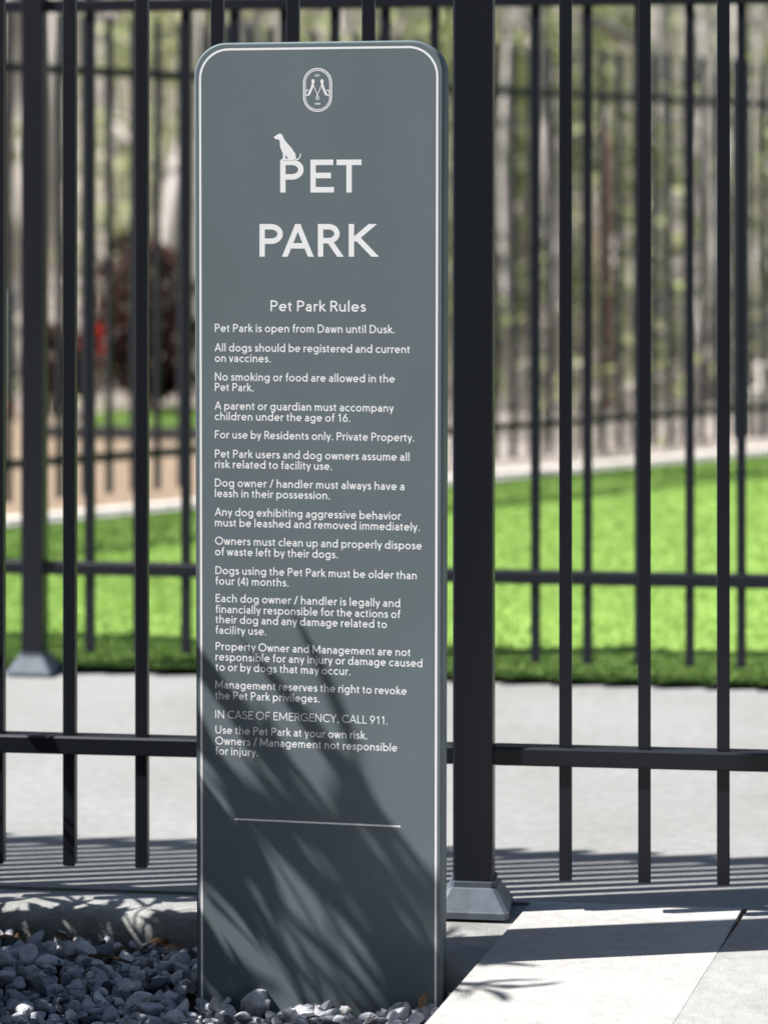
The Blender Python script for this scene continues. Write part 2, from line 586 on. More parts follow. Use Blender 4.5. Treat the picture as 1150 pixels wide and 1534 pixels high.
def leaf_cards(centers, dirs, ups, L, W, curl=0.15, jitter=0.3):
    """one folded lens-shaped leaf per centre: 8 verts, 6 triangles-quads as triangles"""
    n = len(centers)
    L = L * nrg.uniform(1 - jitter, 1 + jitter, n)
    W = W * nrg.uniform(1 - jitter, 1 + jitter, n)
    dirs = dirs / np.linalg.norm(dirs, axis=1)[:, None]
    side = np.cross(dirs, ups)
    side /= np.maximum(1e-6, np.linalg.norm(side, axis=1))[:, None]
    nor = np.cross(side, dirs)
    prof = [(0, 0, 0), (0.33, 0.45, 0.1), (0.33, 0, -0.06), (0.33, -0.45, 0.1), (0.68, 0.38, 0.0), (0.68, 0, -0.14), (0.68, -0.38, 0.0), (1, 0, -0.3)]
    tri = np.array([(0, 1, 2), (0, 2, 3), (1, 4, 2), (4, 5, 2), (2, 5, 6), (2, 6, 3), (4, 7, 5), (5, 7, 6)])
    V = np.zeros((n, 8, 3))
    for k, (a, b, c) in enumerate(prof):
        V[:, k] = centers + dirs * (a * L)[:, None] + side * (b * W)[:, None] + nor * (c * L * curl * 2)[:, None]
    F = (tri[None] + (np.arange(n) * 8)[:, None, None]).reshape(-1, 3)
    tone = np.repeat(nrg.uniform(0, 1, n), 8)
    return V.reshape(-1, 3), F, tone


# dead leaves and twigs lying along the kerb's foot
def debris():
    spots = []
    for _ in range(46):
        x = nrg.uniform(-1.3, -0.28)
        y = front_y(x) - kf - abs(nrg.normal(0.012, 0.02)) - 0.006
        spots.append((x, y, float(bed_z(np.array(x), np.array(y))) + nrg.uniform(0.012, 0.026)))
    c = np.array(spots)
    n = len(c)
    d = nrg.normal(size=(n, 3)) * np.array([1, 1, 0.3])
    u = nrg.normal(size=(n, 3)) * 0.5 + np.array([0, 0, 1])
    V, F, t = leaf_cards(c, d, u, 0.032, 0.012, 0.3)
    o = link('leaf_litter', np_mesh('leaf_litter', V, F, t), M_dry)
    tag(o, 'brown dead leaves and bark bits along the foot of the kerb', kind='stuff')
debris()
for i, (u, v, L, ang, lab) in enumerate(((626, 1512, 0.030, 70, 'curled brown dry leaf on gravel at right foot of the sign'),
                                         (105, 1408, 0.030, 200, 'brown dry leaf on gravel below the kerb left of the sign'))):
    x, y = at(u, v, -0.035)
    V, F, t = leaf_cards(np.array([[0, 0, 0.0]]), np.array([[math.cos(R(ang)), math.sin(R(ang)) * 0.5, 0.5]]), np.array([[0.3, -1, 0.4]]), L, L * 0.4, 0.3, 0.0)
    o = link('dry_leaf', np_mesh('dry_leaf', V, F, t * 0 + 0.7), M_dry)
    o.location = (x, y, -0.036)
    tag(o, lab, 'leaf')
x, y = at(168, 1452, -0.04)
tw = MB()
tw.tube([(-0.035, 0.012, 0.004), (-0.012, 0.004, 0.006), (0.012, -0.004, 0.003), (0.03, -0.012, 0.0)], [0.0022, 0.0028, 0.0026, 0.0014], 7)
tw.tube([(0.0, 0, 0.005), (0.012, 0.008, 0.012)], [0.0016, 0.0008], 6)
o = tw.build('twig', M_stem, smooth=True)
o.location = (x, y, -0.028)
tag(o, 'thin dark broken twig lying across the gravel', 'twig')

# ------------------------------------------------------------------ lawn
lx = np.linspace(-4.5, 7, 120)
lt = np.linspace(0, 1, 40)
LX, LT = np.meshgrid(lx, lt)
y0 = mid_y(LX) + 0.032
y1 = np.maximum(far_y(LX) - 0.19, y0 + 0.02)
LY = y0 + (y1 - y0) * LT
def lawn_z(x, y):
    y0 = mid_y(x) + 0.032
    y1 = np.maximum(far_y(x) - 0.19, y0 + 0.02)
    t = (y - y0) / (y1 - y0)
    return 0.012 + (Z_FAR - 0.02) * smooth(-0.15, 1.1, t) + 0.006 * wave(x, y, 2.2)
LZ = lawn_z(LX, LY)
idx = np.arange(120 * 40).reshape(40, 120)
F = np.stack([idx[:-1, :-1], idx[:-1, 1:], idx[1:, 1:], idx[1:, :-1]], -1).reshape(-1, 4)
V = np.stack([LX, LY, LZ], -1).reshape(-1, 3)
tag(link('lawn', np_mesh('lawn', V, F, smooth=True), M_turf), kind='structure')
# turf pile
N = 200000
gx = nrg.uniform(-2.2, 3.2, N)
gt = nrg.uniform(0, 1, N) ** 1.15
g0 = mid_y(gx) + 0.030
g1 = np.maximum(far_y(gx) - 0.195, g0 + 0.02)
gy = g0 + (g1 - g0) * gt
gz = lawn_z(gx, gy)
h = nrg.uniform(0.008, 0.016, N)
a = nrg.uniform(0, 2 * PI, N)
w = nrg.uniform(0.0018, 0.0035, N) * (1 + gt)
lean = nrg.normal(0, 0.011, (N, 2))
base = np.stack([gx, gy, gz - 0.002], -1)
dx = np.stack([np.cos(a) * w, np.sin(a) * w, 0 * w], -1)
tip = base + np.stack([lean[:, 0], lean[:, 1], h], -1)
V = np.stack([base - dx, base + dx, tip], 1).reshape(-1, 3)
F = np.arange(3 * N).reshape(-1, 3)
tn = np.repeat(np.clip(0.5 + 0.12 * wave(gx, gy, 1.7, 3) + nrg.normal(0, 0.16, N), 0, 1), 3)
tag(link('grass', np_mesh('grass', V, F, tn), M_blade), 'bright green artificial turf pile between the two further fences', kind='stuff')

# pale mowing strip below the third fence
def far_pt(s, n=0.0):
    p = FA + FD * s + FN * n
    return (p.x, p.y)
sheet('mowing_strip', [far_pt(-3.4, -0.16), far_pt(7.5, -0.16), far_pt(7.5, 0.075), far_pt(-3.4, 0.075)], Z_FAR, M_strip, 0.14, c=0.006)


# ------------------------------------------------------------------ fences
def fence_pickets(root, xs_, half, z0, z1, m):
    for x in xs_:
        b = MB()
        b.box(-half, half, -half, half, z0, z1, 0.0014)
        p = b.build('picket', m, root)
        p.location.x = x


def rail(root, x0, x1, z0, z1, hw, m):
    b = MB()
    # a U-channel look: top sheet with two lips standing slightly proud of the web
    b.box(x0, x1, -hw, hw, z0, z1, 0.003)
    return b.build('rail', m, root)


def post(root, x, half, z1, base_half, base_h, m, mb):
    b = MB()
    b.box(-half, half, -half, half, 0.002, z1, 0.003)
    p = b.build('post', m, root)
    p.location.x = x
    c = MB()
    ch = half + 0.004
    k = 0.006
    def ring(h_, z): return [(-h_ + k, -h_, z), (h_ - k, -h_, z), (h_, -h_ + k, z), (h_, h_ - k, z), (h_ - k, h_, z), (-h_ + k, h_, z), (-h_, h_ - k, z), (-h_, -h_ + k, z)]
    c.loft([ring(base_half, 0.001), ring(base_half, base_h * 0.20), ring(base_half - 0.002, base_h * 0.25), ring(ch + 0.003, base_h * 0.80), ring(ch, base_h * 0.84), ring(ch, base_h)])
    q = c.build('base_cover', mb, p)
    t = MB()
    t.loft([ring(half + 0.003, z1 + 0.001), ring(half + 0.003, z1 + 0.012), ring(half * 0.3, z1 + 0.03)])
    t.build('post_cap', m, p)
    for sx in (-1, 1):
        for sy in (-1,):
            bb = MB()
            bb.tube([(sx * (base_half - 0.011), sy * (base_half - 0.011) , base_h * 0.16), (sx * (base_half - 0.011), sy * (base_half - 0.011), base_h * 0.34)], 0.0035, 8)
    return p


# front fence, local x runs along the fence from its post
ff = empty('picket_fence', (0.137, FY, 0), -AF)
def front_s(u):
    # where the picture column u crosses the fence line
    a_ = (u - 575) / FPX
    y = (FY + 0.137 * TF) / (1 + a_ * TF)
    return (a_ * y - 0.137) / math.cos(AF)
px_l = [-2, 105, 213, 326, 439, 552]
px_r = [847, 965, 1083]
sl = [front_s(u) for u in px_l]
sl = [sl[0] - 0.110 * k for k in range(14, 0, -1)] + sl
sr = [front_s(u) for u in px_r]
sr = sr + [sr[-1] + 0.117 * k for k in range(1, 13)]
FEND = (sl[0] - 0.08, sr[-1] + 0.08)
PK_T = 1.72
fence_pickets(ff, sl + sr, 0.0095, 0.050, PK_T, M_black)
for (a0, a1) in ((FEND[0], -0.028), (0.028, FEND[1])):
    rail(ff, a0, a1, 0.224, 0.252, 0.017, M_black)
    rail(ff, a0, a1, 1.535, 1.563, 0.017, M_black)
for x in (FEND[0] - 0.03, 0.0, FEND[1] + 0.03):
    post(ff, x, 0.030, 1.78, 0.056, 0.051, M_black, M_cover)
tag(ff, 'black metal picket fence close behind the sign, its post on the kerb', 'fence')

# second fence at the edge of the lawn
mf = empty('picket_fence', (-0.81, 3.098 * K, 0), -AM)
def mid_s(u):
    a_ = (u - 575) / FPX
    y = (3.098 * K - 0.81 * TM) / (1 + a_ * TM)
    return (a_ * y + 0.81) / math.cos(AM)
pm = [135, 207, 279, 352, 426, 502, 578, 651, 726, 802, 880, 957, 1033, 1110]
sm = [mid_s(u) for u in pm]
d0 = (sm[-1] - sm[0]) / (len(sm) - 1)
left = [-sm[0] - d0 * k for k in range(0, 16)]
right = [sm[-1] + d0 * k for k in range(1, 15)]
fence_pickets(mf, left + sm + right, 0.0105, 0.055, PK_T, M_black)
for (a0, a1) in ((left[-1] - 0.08, -0.024), (0.024, right[-1] + 0.08)):
    rail(mf, a0, a1, 0.232, 0.262, 0.017, M_black)
    rail(mf, a0, a1, 1.535, 1.563, 0.017, M_black)
for x in (left[-1] - 0.11, 0.0, right[-1] + 0.11):
    post(mf, x, 0.026, 1.78, 0.054, 0.052, M_black, M_cover)
tag(mf, 'black metal picket fence along the near edge of the green lawn', 'fence')

# third fence behind the lawn, running away to the right
tf = empty('picket_fence', (*far_at(712), Z_FAR), math.atan2(FD.y, FD.x))
s0 = (Vector(far_at(712)) - FA).length
ph = 36.0 / 457 * (1 + ((FD.y / FD.x) ** 2)) ** 0.5 * 0.93
ks = [k * ph for k in range(-36, 34) if k != 0]
fence_pickets(tf, ks, 0.0095, 0.05, 1.62, M_black)
for (a0, a1) in ((ks[0] - 0.05, -0.024), (0.024, ks[-1] + 0.05)):
    rail(tf, a0, a1, 0.158, 0.186, 0.015, M_black)
    rail(tf, a0, a1, 1.425, 1.453, 0.015, M_black)
for x in (ks[0] - 0.08, 0.0, ks[-1] + 0.08):
    post(tf, x, 0.026, 1.68, 0.05, 0.045, M_black, M_cover)
tag(tf, 'furthest black picket fence, on a pale strip before the woods', 'fence')

# ------------------------------------------------------------------ the sign
TH = math.atan(TS)
PR = (0.0833, 1.871 * K)
SW = 0.178                         # half width, local x = 0 in the middle
def S(u, v):
    """photo pixel -> millimetre-true place on the sign face (x across, z up)"""
    a_ = (u - 575) / FPX
    y = (PR[0] * math.sin(TH) + PR[1] * math.cos(TH)) / (a_ * math.sin(TH) + math.cos(TH))
    return ((a_ * y - PR[0]) / math.cos(TH) + SW, CAM_H - (v - YH) / FPX * y)
root = empty('park_sign', (PR[0] - SW * math.cos(TH), PR[1] + SW * math.sin(TH), -0.1), -TH)
tag(root, 'tall grey green round-cornered Pet Park rules sign standing in gravel', 'sign')
ZB = -0.1
def Sl(u, v):
    x, z = S(u, v)
    return (x, z - ZB)

def rounded_outline(xl_t, xr_t, xl_b, xr_b, zt, zb, r, n=14):
    pts = [(xr_b, zb)]
    for k in range(n + 1):
        t = PI / 2 * k / n
        pts.append((xr_t - r + r * math.cos(t), zt - r + r * math.sin(t)))
    for k in range(n + 1):
        t = PI / 2 + PI / 2 * k / n
        pts.append((xl_t + r + r * math.cos(t), zt - r + r * math.sin(t)))
    pts.append((xl_b, zb))
    return pts
xl_t, zt = Sl(290.5, 62)[0], Sl(478, 61.5)[1]
xr_t = Sl(665, 150)[0]
xl_b = Sl(295.0, 1515)[0]
xr_b = Sl(660.5, 1500)[0]
ZBOT = -0.06
def panel():
    D = 0.045
    lay = [(0.0, 0.0030), (0.0008, 0.0012), (0.0028, 0.0), (D - 0.0028, 0.0), (D - 0.0008, 0.0012), (D, 0.0030)]
    b = MB()
    rings = []
    for d, i in lay:
        o_ = rounded_outline(xl_t + i, xr_t - i, xl_b + i, xr_b - i, zt - i, ZBOT, 0.047 - i)
        rings.append([(x, d, z) for x, z in o_])
    b.loft(rings)
    p = b.build('panel', M_sign, root)
    for poly in p.data.polygons:
        poly.use_smooth = len(poly.vertices) == 4 and abs(poly.normal.y) < 0.999
    # base plate edge: dark shadow gap where the box meets its ground sleeve
    return p
panel()


def strip(b, pts, w, y, closed=False, caps=True):
    """flat ribbon along a polyline on the face"""
    P = [Vector((p[0], p[1])) for p in pts]
    n = len(P)
    if caps and not closed and n > 1:
        P[0] = P[0] + (P[0] - P[1]).normalized() * w / 2
        P[-1] = P[-1] + (P[-1] - P[-2]).normalized() * w / 2
    vs = []
    for i in range(n):
        if closed:
            a_, c_ = P[i - 1], P[(i + 1) % n]
        else:
            a_, c_ = P[max(0, i - 1)], P[min(n - 1, i + 1)]
        e1 = (P[i] - a_).normalized() if (P[i] - a_).length > 1e-9 else (c_ - P[i]).normalized()
        e2 = (c_ - P[i]).normalized() if (c_ - P[i]).length > 1e-9 else e1
        n1, n2 = Vector((-e1.y, e1.x)), Vector((-e2.y, e2.x))
        mm = n1 + n2
        if mm.length < 1e-6:
            mm = n1
        mm = mm / max(0.5, mm.dot(n1))
        vs.append((P[i].x + mm.x * w / 2, y, P[i].y + mm.y * w / 2))
        vs.append((P[i].x - mm.x * w / 2, y, P[i].y - mm.y * w / 2))
    fs = []
    for i in range(n if closed else n - 1):
        j = (i + 1) % n
        fs.append((2 * i, 2 * i + 1, 2 * j + 1, 2 * j))
    b.add(vs, fs)


def fill(b, loops, y):
    vs = [(p[0], y, p[1]) for lp in loops for p in lp]
    tris = tessellate_polygon([[Vector((p[0], p[1], 0)) for p in lp] for lp in loops])
    b.add(vs, tris)


# ---- a geometric sans drawn as strokes: cap height 1, x-height .66
def L(*p): return [(p[i], p[i + 1]) for i in range(0, len(p), 2)]
def A(cx, cy, rx, ry, a0, a1, n=None):
    n = n or max(4, int(abs(a1 - a0) / 15))
    return [(cx + rx * math.cos(R(a0 + (a1 - a0) * k / n)), cy + ry * math.sin(R(a0 + (a1 - a0) * k / n))) for k in range(n + 1)]
def spl(pts, n=6):
    P = [pts[0]] + list(pts) + [pts[-1]]
    out = []
    for i in range(1, len(P) - 2):
        p0, p1, p2, p3 = P[i - 1], P[i], P[i + 1], P[i + 2]
        for k in range(n):
            t = k / n
            out.append(tuple(0.5 * (2 * p1[c] + (p2[c] - p0[c]) * t + (2 * p0[c] - 5 * p1[c] + 4 * p2[c] - p3[c]) * t * t + (3 * p1[c] - p0[c] - 3 * p2[c] + p3[c]) * t ** 3) for c in (0, 1)))
    out.append(pts[-1])
    return out
X = 0.64
B_ = lambda cx=0.29: ('o', A(cx, X / 2, 0.29, X / 2, 0, 360)[:-1])
# glyph: (width, left bearing, right bearing, strokes); 'o' = closed, 'b' = butt ends, 's' = square ends
G = {
 'A': (0.80, .0, .0, [('b', L(0, -.07, .40, 1.07)), ('b', L(.80, -.07, .40, 1.07)), ('b', L(.16, .30, .64, .30))]),
 'C': (0.80, .05, .02, [('b', A(.48, .5, .48, .5, 45, 315))]),
 'D': (0.72, .10, .05, [('s', L(0, 0, 0, 1)), ('b', [(0, 1), (.22, 1)] + A(.24, .5, .48, .5, 88, -88) + [(.22, 0), (0, 0)])]),
 'E': (0.50, .10, .03, [('s', L(0, 0, 0, 1)), ('b', L(0, 1, .54, 1)), ('b', L(0, .52, .48, .52)), ('b', L(0, 0, .56, 0))]),
 'F': (0.48, .10, .02, [('s', L(0, 0, 0, 1)), ('b', L(0, 1, .52, 1)), ('b', L(0, .5, .46, .5))]),
 'G': (0.84, .05, .08, [('b', A(.48, .5, .48, .5, 48, 325) + [(.85, .15)]), ('s', L(.85, .10, .85, .44)), ('b', L(.5, .46, .92, .46))]),
 'I': (0.0, .11, .11, [('s', L(0, 0, 0, 1))]),
 'K': (0.62, .10, .0, [('s', L(0, 0, 0, 1)), ('b', L(.60, 1.06, .03, .46)), ('b', L(.16, .60, .68, -.06))]),
 'L': (0.42, .10, .02, [('s', L(0, 0, 0, 1)), ('b', L(0, 0, .48, 0))]),
 'M': (0.92, .10, .10, [('s', L(0, 0, 0, 1)), ('s', L(.92, 0, .92, 1)), ('b', L(0, 1.04, .46, .14)), ('b', L(.92, 1.04, .46, .14))]),
 'N': (0.70, .10, .10, [('s', L(0, 0, 0, 1)), ('s', L(.70, 0, .70, 1)), ('b', L(0, 1.05, .70, -.05))]),
 'O': (0.98, .05, .05, [('o', A(.49, .5, .49, .5, 0, 360, 28)[:-1])]),
 'P': (0.54, .10, .04, [('s', L(0, 0, 0, 1)), ('b', [(0, 1), (.26, 1)] + A(.27, .735, .265, .265, 88, -88) + [(.26, .47), (0, .47)])]),
 'R': (0.56, .10, .01, [('s', L(0, 0, 0, 1)), ('b', [(0, 1), (.25, 1)] + A(.26, .745, .255, .255, 88, -88) + [(.25, .49), (0, .49)]), ('b', L(.27, .5, .60, -.06))]),
 'S': (0.50, .05, .04, [('b', spl([(.49, .83), (.40, .96), (.25, 1.0), (.08, .93), (.03, .77), (.12, .61), (.28, .52), (.45, .42), (.52, .25), (.44, .07), (.26, 0), (.09, .05), (0, .18)]))]),
 'T': (0.62, .02, .02, [('s', L(.31, 0, .31, 1)), ('b', L(-.03, 1, .65, 1))]),
 'U': (0.66, .10, .10, [('s', L(0, 1, 0, .36)), ('s', L(.66, 1, .66, .36)), ('b', A(.33, .35, .33, .35, 180, 360))]),
 'Y': (0.70, .0, .0, [('s', L(.35, 0, .35, .44)), ('b', L(0, 1.07, .36, .42)), ('b', L(.70, 1.07, .34, .42))]),
 'a': (0.42, .06, .09, [('s', L(.42, 0, .42, .40)), ('b', [(.05, .53)] + A(.22, .44, .20, .20, 130, 0)), ('b', [(.42, .37), (.22, .36)] + A(.19, .18, .19, .18, 90, 270) + [(.27, .01), (.36, .07), (.42, .16)])]),
 'b': (0.58, .09, .06, [('s', L(0, 0, 0, 1.04)), B_()]),
 'c': (0.50, .06, .02, [('b', A(.30, X / 2, .30, X / 2, 48, 312))]),
 'd': (0.58, .06, .09, [('s', L(.58, 0, .58, 1.04)), B_()]),
 'e': (0.58, .06, .05, [('b', A(.29, X / 2, .29, X / 2, 2, 318)), ('b', L(.0, .33, .63, .33))]),
 'f': (0.30, .02, .0, [('b', [(.36, 1.02)] + A(.29, .86, .16, .18, 80, 180) + [(.13, -.07)]), ('b', L(-.03, X, .33, X))]),
 'g': (0.58, .06, .09, [B_(), ('b', [(.58, X + .07), (.58, -.02)] + A(.30, -.06, .28, .25, 0, -150))]),
 'h': (0.48, .09, .09, [('s', L(0, 0, 0, 1.04)), ('b', A(.24, X - .25, .24, .25, 180, 0) + [(.48, -.07)])]),
 'i': (0.0, .09, .09, [('s', L(0, 0, 0, X)), ('s', L(0, .935, 0, .945))]),
 'j': (0.02, .07, .09, [('b', [(.02, X + .07), (.02, -.1), (-.02, -.24), (-.13, -.27)]), ('s', L(.02, .935, .02, .945))]),
 'k': (0.46, .09, .0, [('s', L(0, 0, 0, 1.04)), ('b', L(.42, X + .06, .02, .30)), ('b', L(.12, .38, .50, -.06))]),
 'l': (0.0, .09, .09, [('s', L(0, 0, 0, 1.04))]),
 'm': (0.82, .09, .09, [('s', L(0, 0, 0, X)), ('b', A(.205, X - .23, .205, .23, 180, 0) + [(.41, -.07)]), ('b', A(.615, X - .23, .205, .23, 180, 0) + [(.82, -.07)])]),
 'n': (0.48, .09, .09, [('s', L(0, 0, 0, X)), ('b', A(.24, X - .25, .24, .25, 180, 0) + [(.48, -.07)])]),
 'o': (0.60, .06, .06, [('o', A(.30, X / 2, .30, X / 2, 0, 360)[:-1])]),
 'p': (0.58, .09, .06, [('s', L(0, -.30, 0, X)), B_()]),
 'r': (0.26, .09, .01, [('s', L(0, 0, 0, X)), ('b', A(.24, X - .26, .24, .26, 180, 68))]),
 's': (0.36, .05, .04, [('b', spl([(.35, .53), (.27, .62), (.17, .64), (.06, .59), (.03, .48), (.10, .38), (.21, .33), (.33, .26), (.37, .16), (.30, .04), (.18, 0), (.07, .03), (0, .12)]))]),
 't': (0.30, .01, .03, [('b', [(.12, .88), (.12, .17)] + A(.25, .15, .13, .15, 180, 285)), ('b', L(-.04, X, .32, X))]),
 'u': (0.48, .09, .09, [('s', L(.48, 0, .48, X)), ('b', [(0, X + .07)] + A(.24, .25, .24, .25, 180, 360))]),
 'v': (0.50, .01, .01, [('b', L(0, X + .07, .25, -.07)), ('b', L(.50, X + .07, .25, -.07))]),
 'w': (0.78, .01, .01, [('b', L(0, X + .07, .20, -.07)), ('b', L(.39, X + .07, .20, -.07)), ('b', L(.39, X + .07, .58, -.07)), ('b', L(.78, X + .07, .58, -.07))]),
 'x': (0.46, .01, .01, [('b', L(0, X + .07, .46, -.07)), ('b', L(.46, X + .07, 0, -.07))]),
 'y': (0.50, .01, .01, [('b', L(0, X + .07, .25, .0)), ('b', L(.50, X + .07, .16, -.36))]),
 '.': (0.02, .10, .10, [('s', L(.01, .0, .01, .01))]),
 ',': (0.04, .09, .09, [('b', L(.06, .1, -.02, -.2))]),
 '/': (0.36, .04, .04, [('b', L(0, -.12, .38, 1.1))]),
 '(': (0.14, .08, .02, [('b', A(.42, .40, .40, .72, 125, 235))]),
 ')': (0.14, .02, .08, [('b', A(-.28, .40, .40, .72, 55, -55))]),
 '1': (0.26, .12, .14, [('s', L(.22, 0, .22, 1)), ('b', L(.24, 1.0, -.02, .76))]),
 '4': (0.60, .03, .03, [('s', L(.46, 0, .46, 1)), ('b', L(.47, 1.04, .02, .26)), ('b', L(-.02, .26, .64, .26))]),
 '6': (0.54, .06, .05, [('o', A(.27, .30, .27, .30, 0, 360)[:-1]), ('b', L(.40, 1.06, .05, .44))]),
 '8': (0.52, .05, .05, [('o', A(.26, .75, .22, .25, 0, 360)[:-1]), ('o', A(.26, .26, .26, .26, 0, 360)[:-1])]),
 '9': (0.54, .06, .05, [('o', A(.27, .70, .27, .30, 0, 360)[:-1]), ('b', L(.14, -.06, .49, .56))]),
}

def layout(text, wst):
    x, out = 0.0, []
    first = True
    for ch in text:
        if ch == ' ':
            x += 0.30
            continue
        wd, lb, rb, st = G[ch]
        x += (0 if first else lb + wst / 2 + 0.01)
        first = False
        out.append((x, st))
        x += wd + rb + wst / 2 + 0.01
    last = text[-1]
    x -= G[last][2] + wst / 2 + 0.01
    return out, x


def write(b, text, x0, x1, zb, cap, wst, y0=-0.00006):
    """text between x0 and x1 (outer edges), baseline zb, outer cap height cap, relative stroke wst"""
    lw = wst * cap
    lay, tot = layout(text, wst)
    sy = cap - lw                 # centre-line height of the capitals
    sx = (x1 - x0 - lw) / tot
    k = 0
    for gx_, st in lay:
        for kind, pts in st:
            P = [(x0 + lw / 2 + (gx_ + p[0]) * sx, zb + lw / 2 + p[1] * sy) for p in pts]
            strip(b, P, lw, y0 - 0.000008 * (k % 5), closed=(kind == 'o'), caps=(kind == 's'))
            k += 1


def line(b, text, u0, u1, v, cap_px, wst):
    x0, zb = Sl(u0, v)
    x1 = Sl(u1, v)[0]
    cap = Sl(u0, v - cap_px)[1] - zb
    write(b, text, x0, x1, zb, cap, wst)


# title words: each capital set at its own measured place
def title(word, spans, v0, v1, name):
    b = MB()
    for ch, (u0, u1) in zip(word, spans):
        x0, zb = Sl(u0, v1); x1 = Sl(u1, v1)[0]
        cap = Sl(u0, v0)[1] - zb
        lw = 0.167 * cap
        wd, _, _, st = G[ch]
        g = {  # outer extents of the glyph in centre-line units are rescaled to the box
            'P': (0, .535), 'E': (0, .56 - .08), 'T': (-.03 + .08, .65 - .08), 'A': (0.0, .80), 'R': (0, .58), 'K': (0, .64)}[ch]
        sx = (x1 - x0 - lw) / (g[1] - g[0]); sy = cap - lw
        for k, (kind, pts) in enumerate(st):
            P = [(x0 + lw / 2 + (p[0] - g[0]) * sx, zb + lw / 2 + p[1] * sy) for p in pts]
            if ch in 'ARK' and kind == 'b' and len(P) == 2 and abs(P[0][1] - P[1][1]) > 0.01:
                # diagonals are cut level with the baseline and the cap line
                (xa, za), (xb_, zb_) = P
                if za > zb_: (xa, za), (xb_, zb_) = (xb_, zb_), (xa, za)
                d = (xb_ - xa) / (zb_ - za)
                top = zb + cap if zb_ > zb + cap * 0.9 else zb_
                bot = zb if za < zb + cap * 0.1 else za
                hw = lw / 2 * math.sqrt(1 + d * d)
                xt, xo = xa + (top - za) * d, xa + (bot - za) * d
                yy = -0.00006 - 0.000008 * k
                b.add([(xo - hw, yy, bot), (xo + hw, yy, bot), (xt + hw, yy, top), (xt - hw, yy, top)], [(0, 1, 2, 3)])
            else:
                strip(b, P, lw, -0.00006 - 0.000008 * k, closed=False, caps=(kind == 's'))
    b.build(name, M_white, root)
title('PET', [(419.6, 454.8), (464.8, 499.7), (504.4, 541)], 238.7, 288.0, 'title_lettering')
title('PARK', [(388.6, 423.6), (423.0, 469.0), (476.0, 511.8), (522.2, 562.4)], 335.2, 384.2, 'title_lettering')

b = MB(); line(b, 'Pet Park Rules', 405.1, 547.8, 466.0, 16.4, 0.142); b.build('heading_lettering', M_white, root)
RULES = [
 [('Pet Park is open from Dawn until Dusk.', 321.7, 591.2, 497.0)],
 [('All dogs should be registered and current', 321.3, 614.2, 526.2), ('on vaccines.', 321.7, 405.5, 542.0)],
 [('No smoking or food are allowed in the', 321.8, 591.2, 570.0), ('Pet Park.', 321.7, 379.7, 585.6)],
 [('A parent or guardian must accompany', 321.3, 589.8, 613.4), ('children under the age of 16.', 321.6, 524.4, 629.2)],
 [('For use by Residents only. Private Property.', 321.8, 620.4, 656.6)],
 [('Pet Park users and dog owners assume all', 321.8, 613.1, 685.4), ('risk related to facility use.', 321.8, 497.3, 701.0)],
 [('Dog owner / handler must always have a', 321.8, 605.5, 728.9), ('leash in their possession.', 321.8, 494.2, 744.6)],
 [('Any dog exhibiting aggressive behavior', 321.5, 600.6, 772.7), ('must be leashed and removed immediately.', 321.8, 628.4, 788.5)],
 [('Owners must clean up and properly dispose', 322.0, 631.6, 816.0), ('of waste left by their dogs.', 322.0, 506.0, 832.0)],
 [('Dogs using the Pet Park must be older than', 322.6, 623.9, 860.2), ('four (4) months.', 322.2, 432.3, 875.9)],
 [('Each dog owner / handler is legally and', 323.0, 599.2, 902.0), ('financially responsible for the actions of', 322.4, 599.9, 918.2), ('their dog and any damage related to', 322.4, 579.4, 933.6), ('facility use.', 322.4, 398.9, 949.6)],
 [('Property Owner and Management are not', 323.0, 615.2, 974.0), ('responsible for any injury or damage caused', 322.8, 632.6, 989.6), ('to or by dogs that may occur.', 322.4, 525.0, 1005.0)],
 [('Management reserves the right to revoke', 322.4, 609.0, 1031.3), ('the Pet Park privileges.', 322.0, 478.5, 1047.3)],
 [('IN CASE OF EMERGENCY, CALL 911.', 322.4, 580.4, 1076.0)],
 [('Use the Pet Park at your own risk.', 322.6, 550.2, 1099.2), ('Owners / Management not responsible', 322.4, 595.0, 1115.6), ('for injury.', 322.2, 386.3, 1130.8)],
]
for para in RULES:
    b = MB()
    for (t, u0, u1, v) in para:
        line(b, t, u0, u1, v, 12.3, 0.122 if t.isupper() else 0.142)
    b.build('rule_lettering', M_white, root)

# white border line running round the face and down into the gravel
bl = [S(299.6, 200)[0], Sl(302.8, 1500)[0], Sl(654.8, 200)[0], Sl(651.8, 1500)[0]]
tp = Sl(478, 71.6)[1]
b = MB()
o_ = rounded_outline(bl[0], bl[2], bl[1], bl[3], tp, ZBOT + 0.02, 0.0415)
strip(b, o_, 0.0031, -0.00006, caps=False)
b.build('border_line', M_white, root)
b = MB()
x0, z0 = Sl(351.2, 1227.4); x1, z1 = Sl(599.6, 1238.4)
strip(b, [(x0, (z0 + z1) / 2), (x1, (z0 + z1) / 2)], 0.0026, -0.00006, caps=False)
b.build('divider_line', M_white, root)

# dog silhouette sitting on the P
dog = [(172,718),(180,712),(196,703),(208,692),(225,688),(242,692),(252,712),(266,742),(285,768),(303,786),(325,812),(345,842),(360,866),(362,890),(364,900),(374,906),(384,903),(390,893),(396,872),(402,858),(408,860),(404,880),(397,900),(388,913),(375,917),(362,913),(350,908),(345,918),(235,918),(246,905),(252,890),(252,868),(246,848),(232,815),(226,790),(224,760),(220,742),(205,738),(190,736),(180,729)]
hole = [(275,866),(281,884),(298,902),(284,904),(271,900)]
px = lambda pts, sc, ox, oy: [Sl(ox + p[0] / sc, oy + p[1] / sc) for p in pts]
b = MB()
fill(b, [px(dog, 5.75, 380, 80), px(hole, 5.75, 380, 80)], -0.0002)
b.build('dog_silhouette', M_white, root)

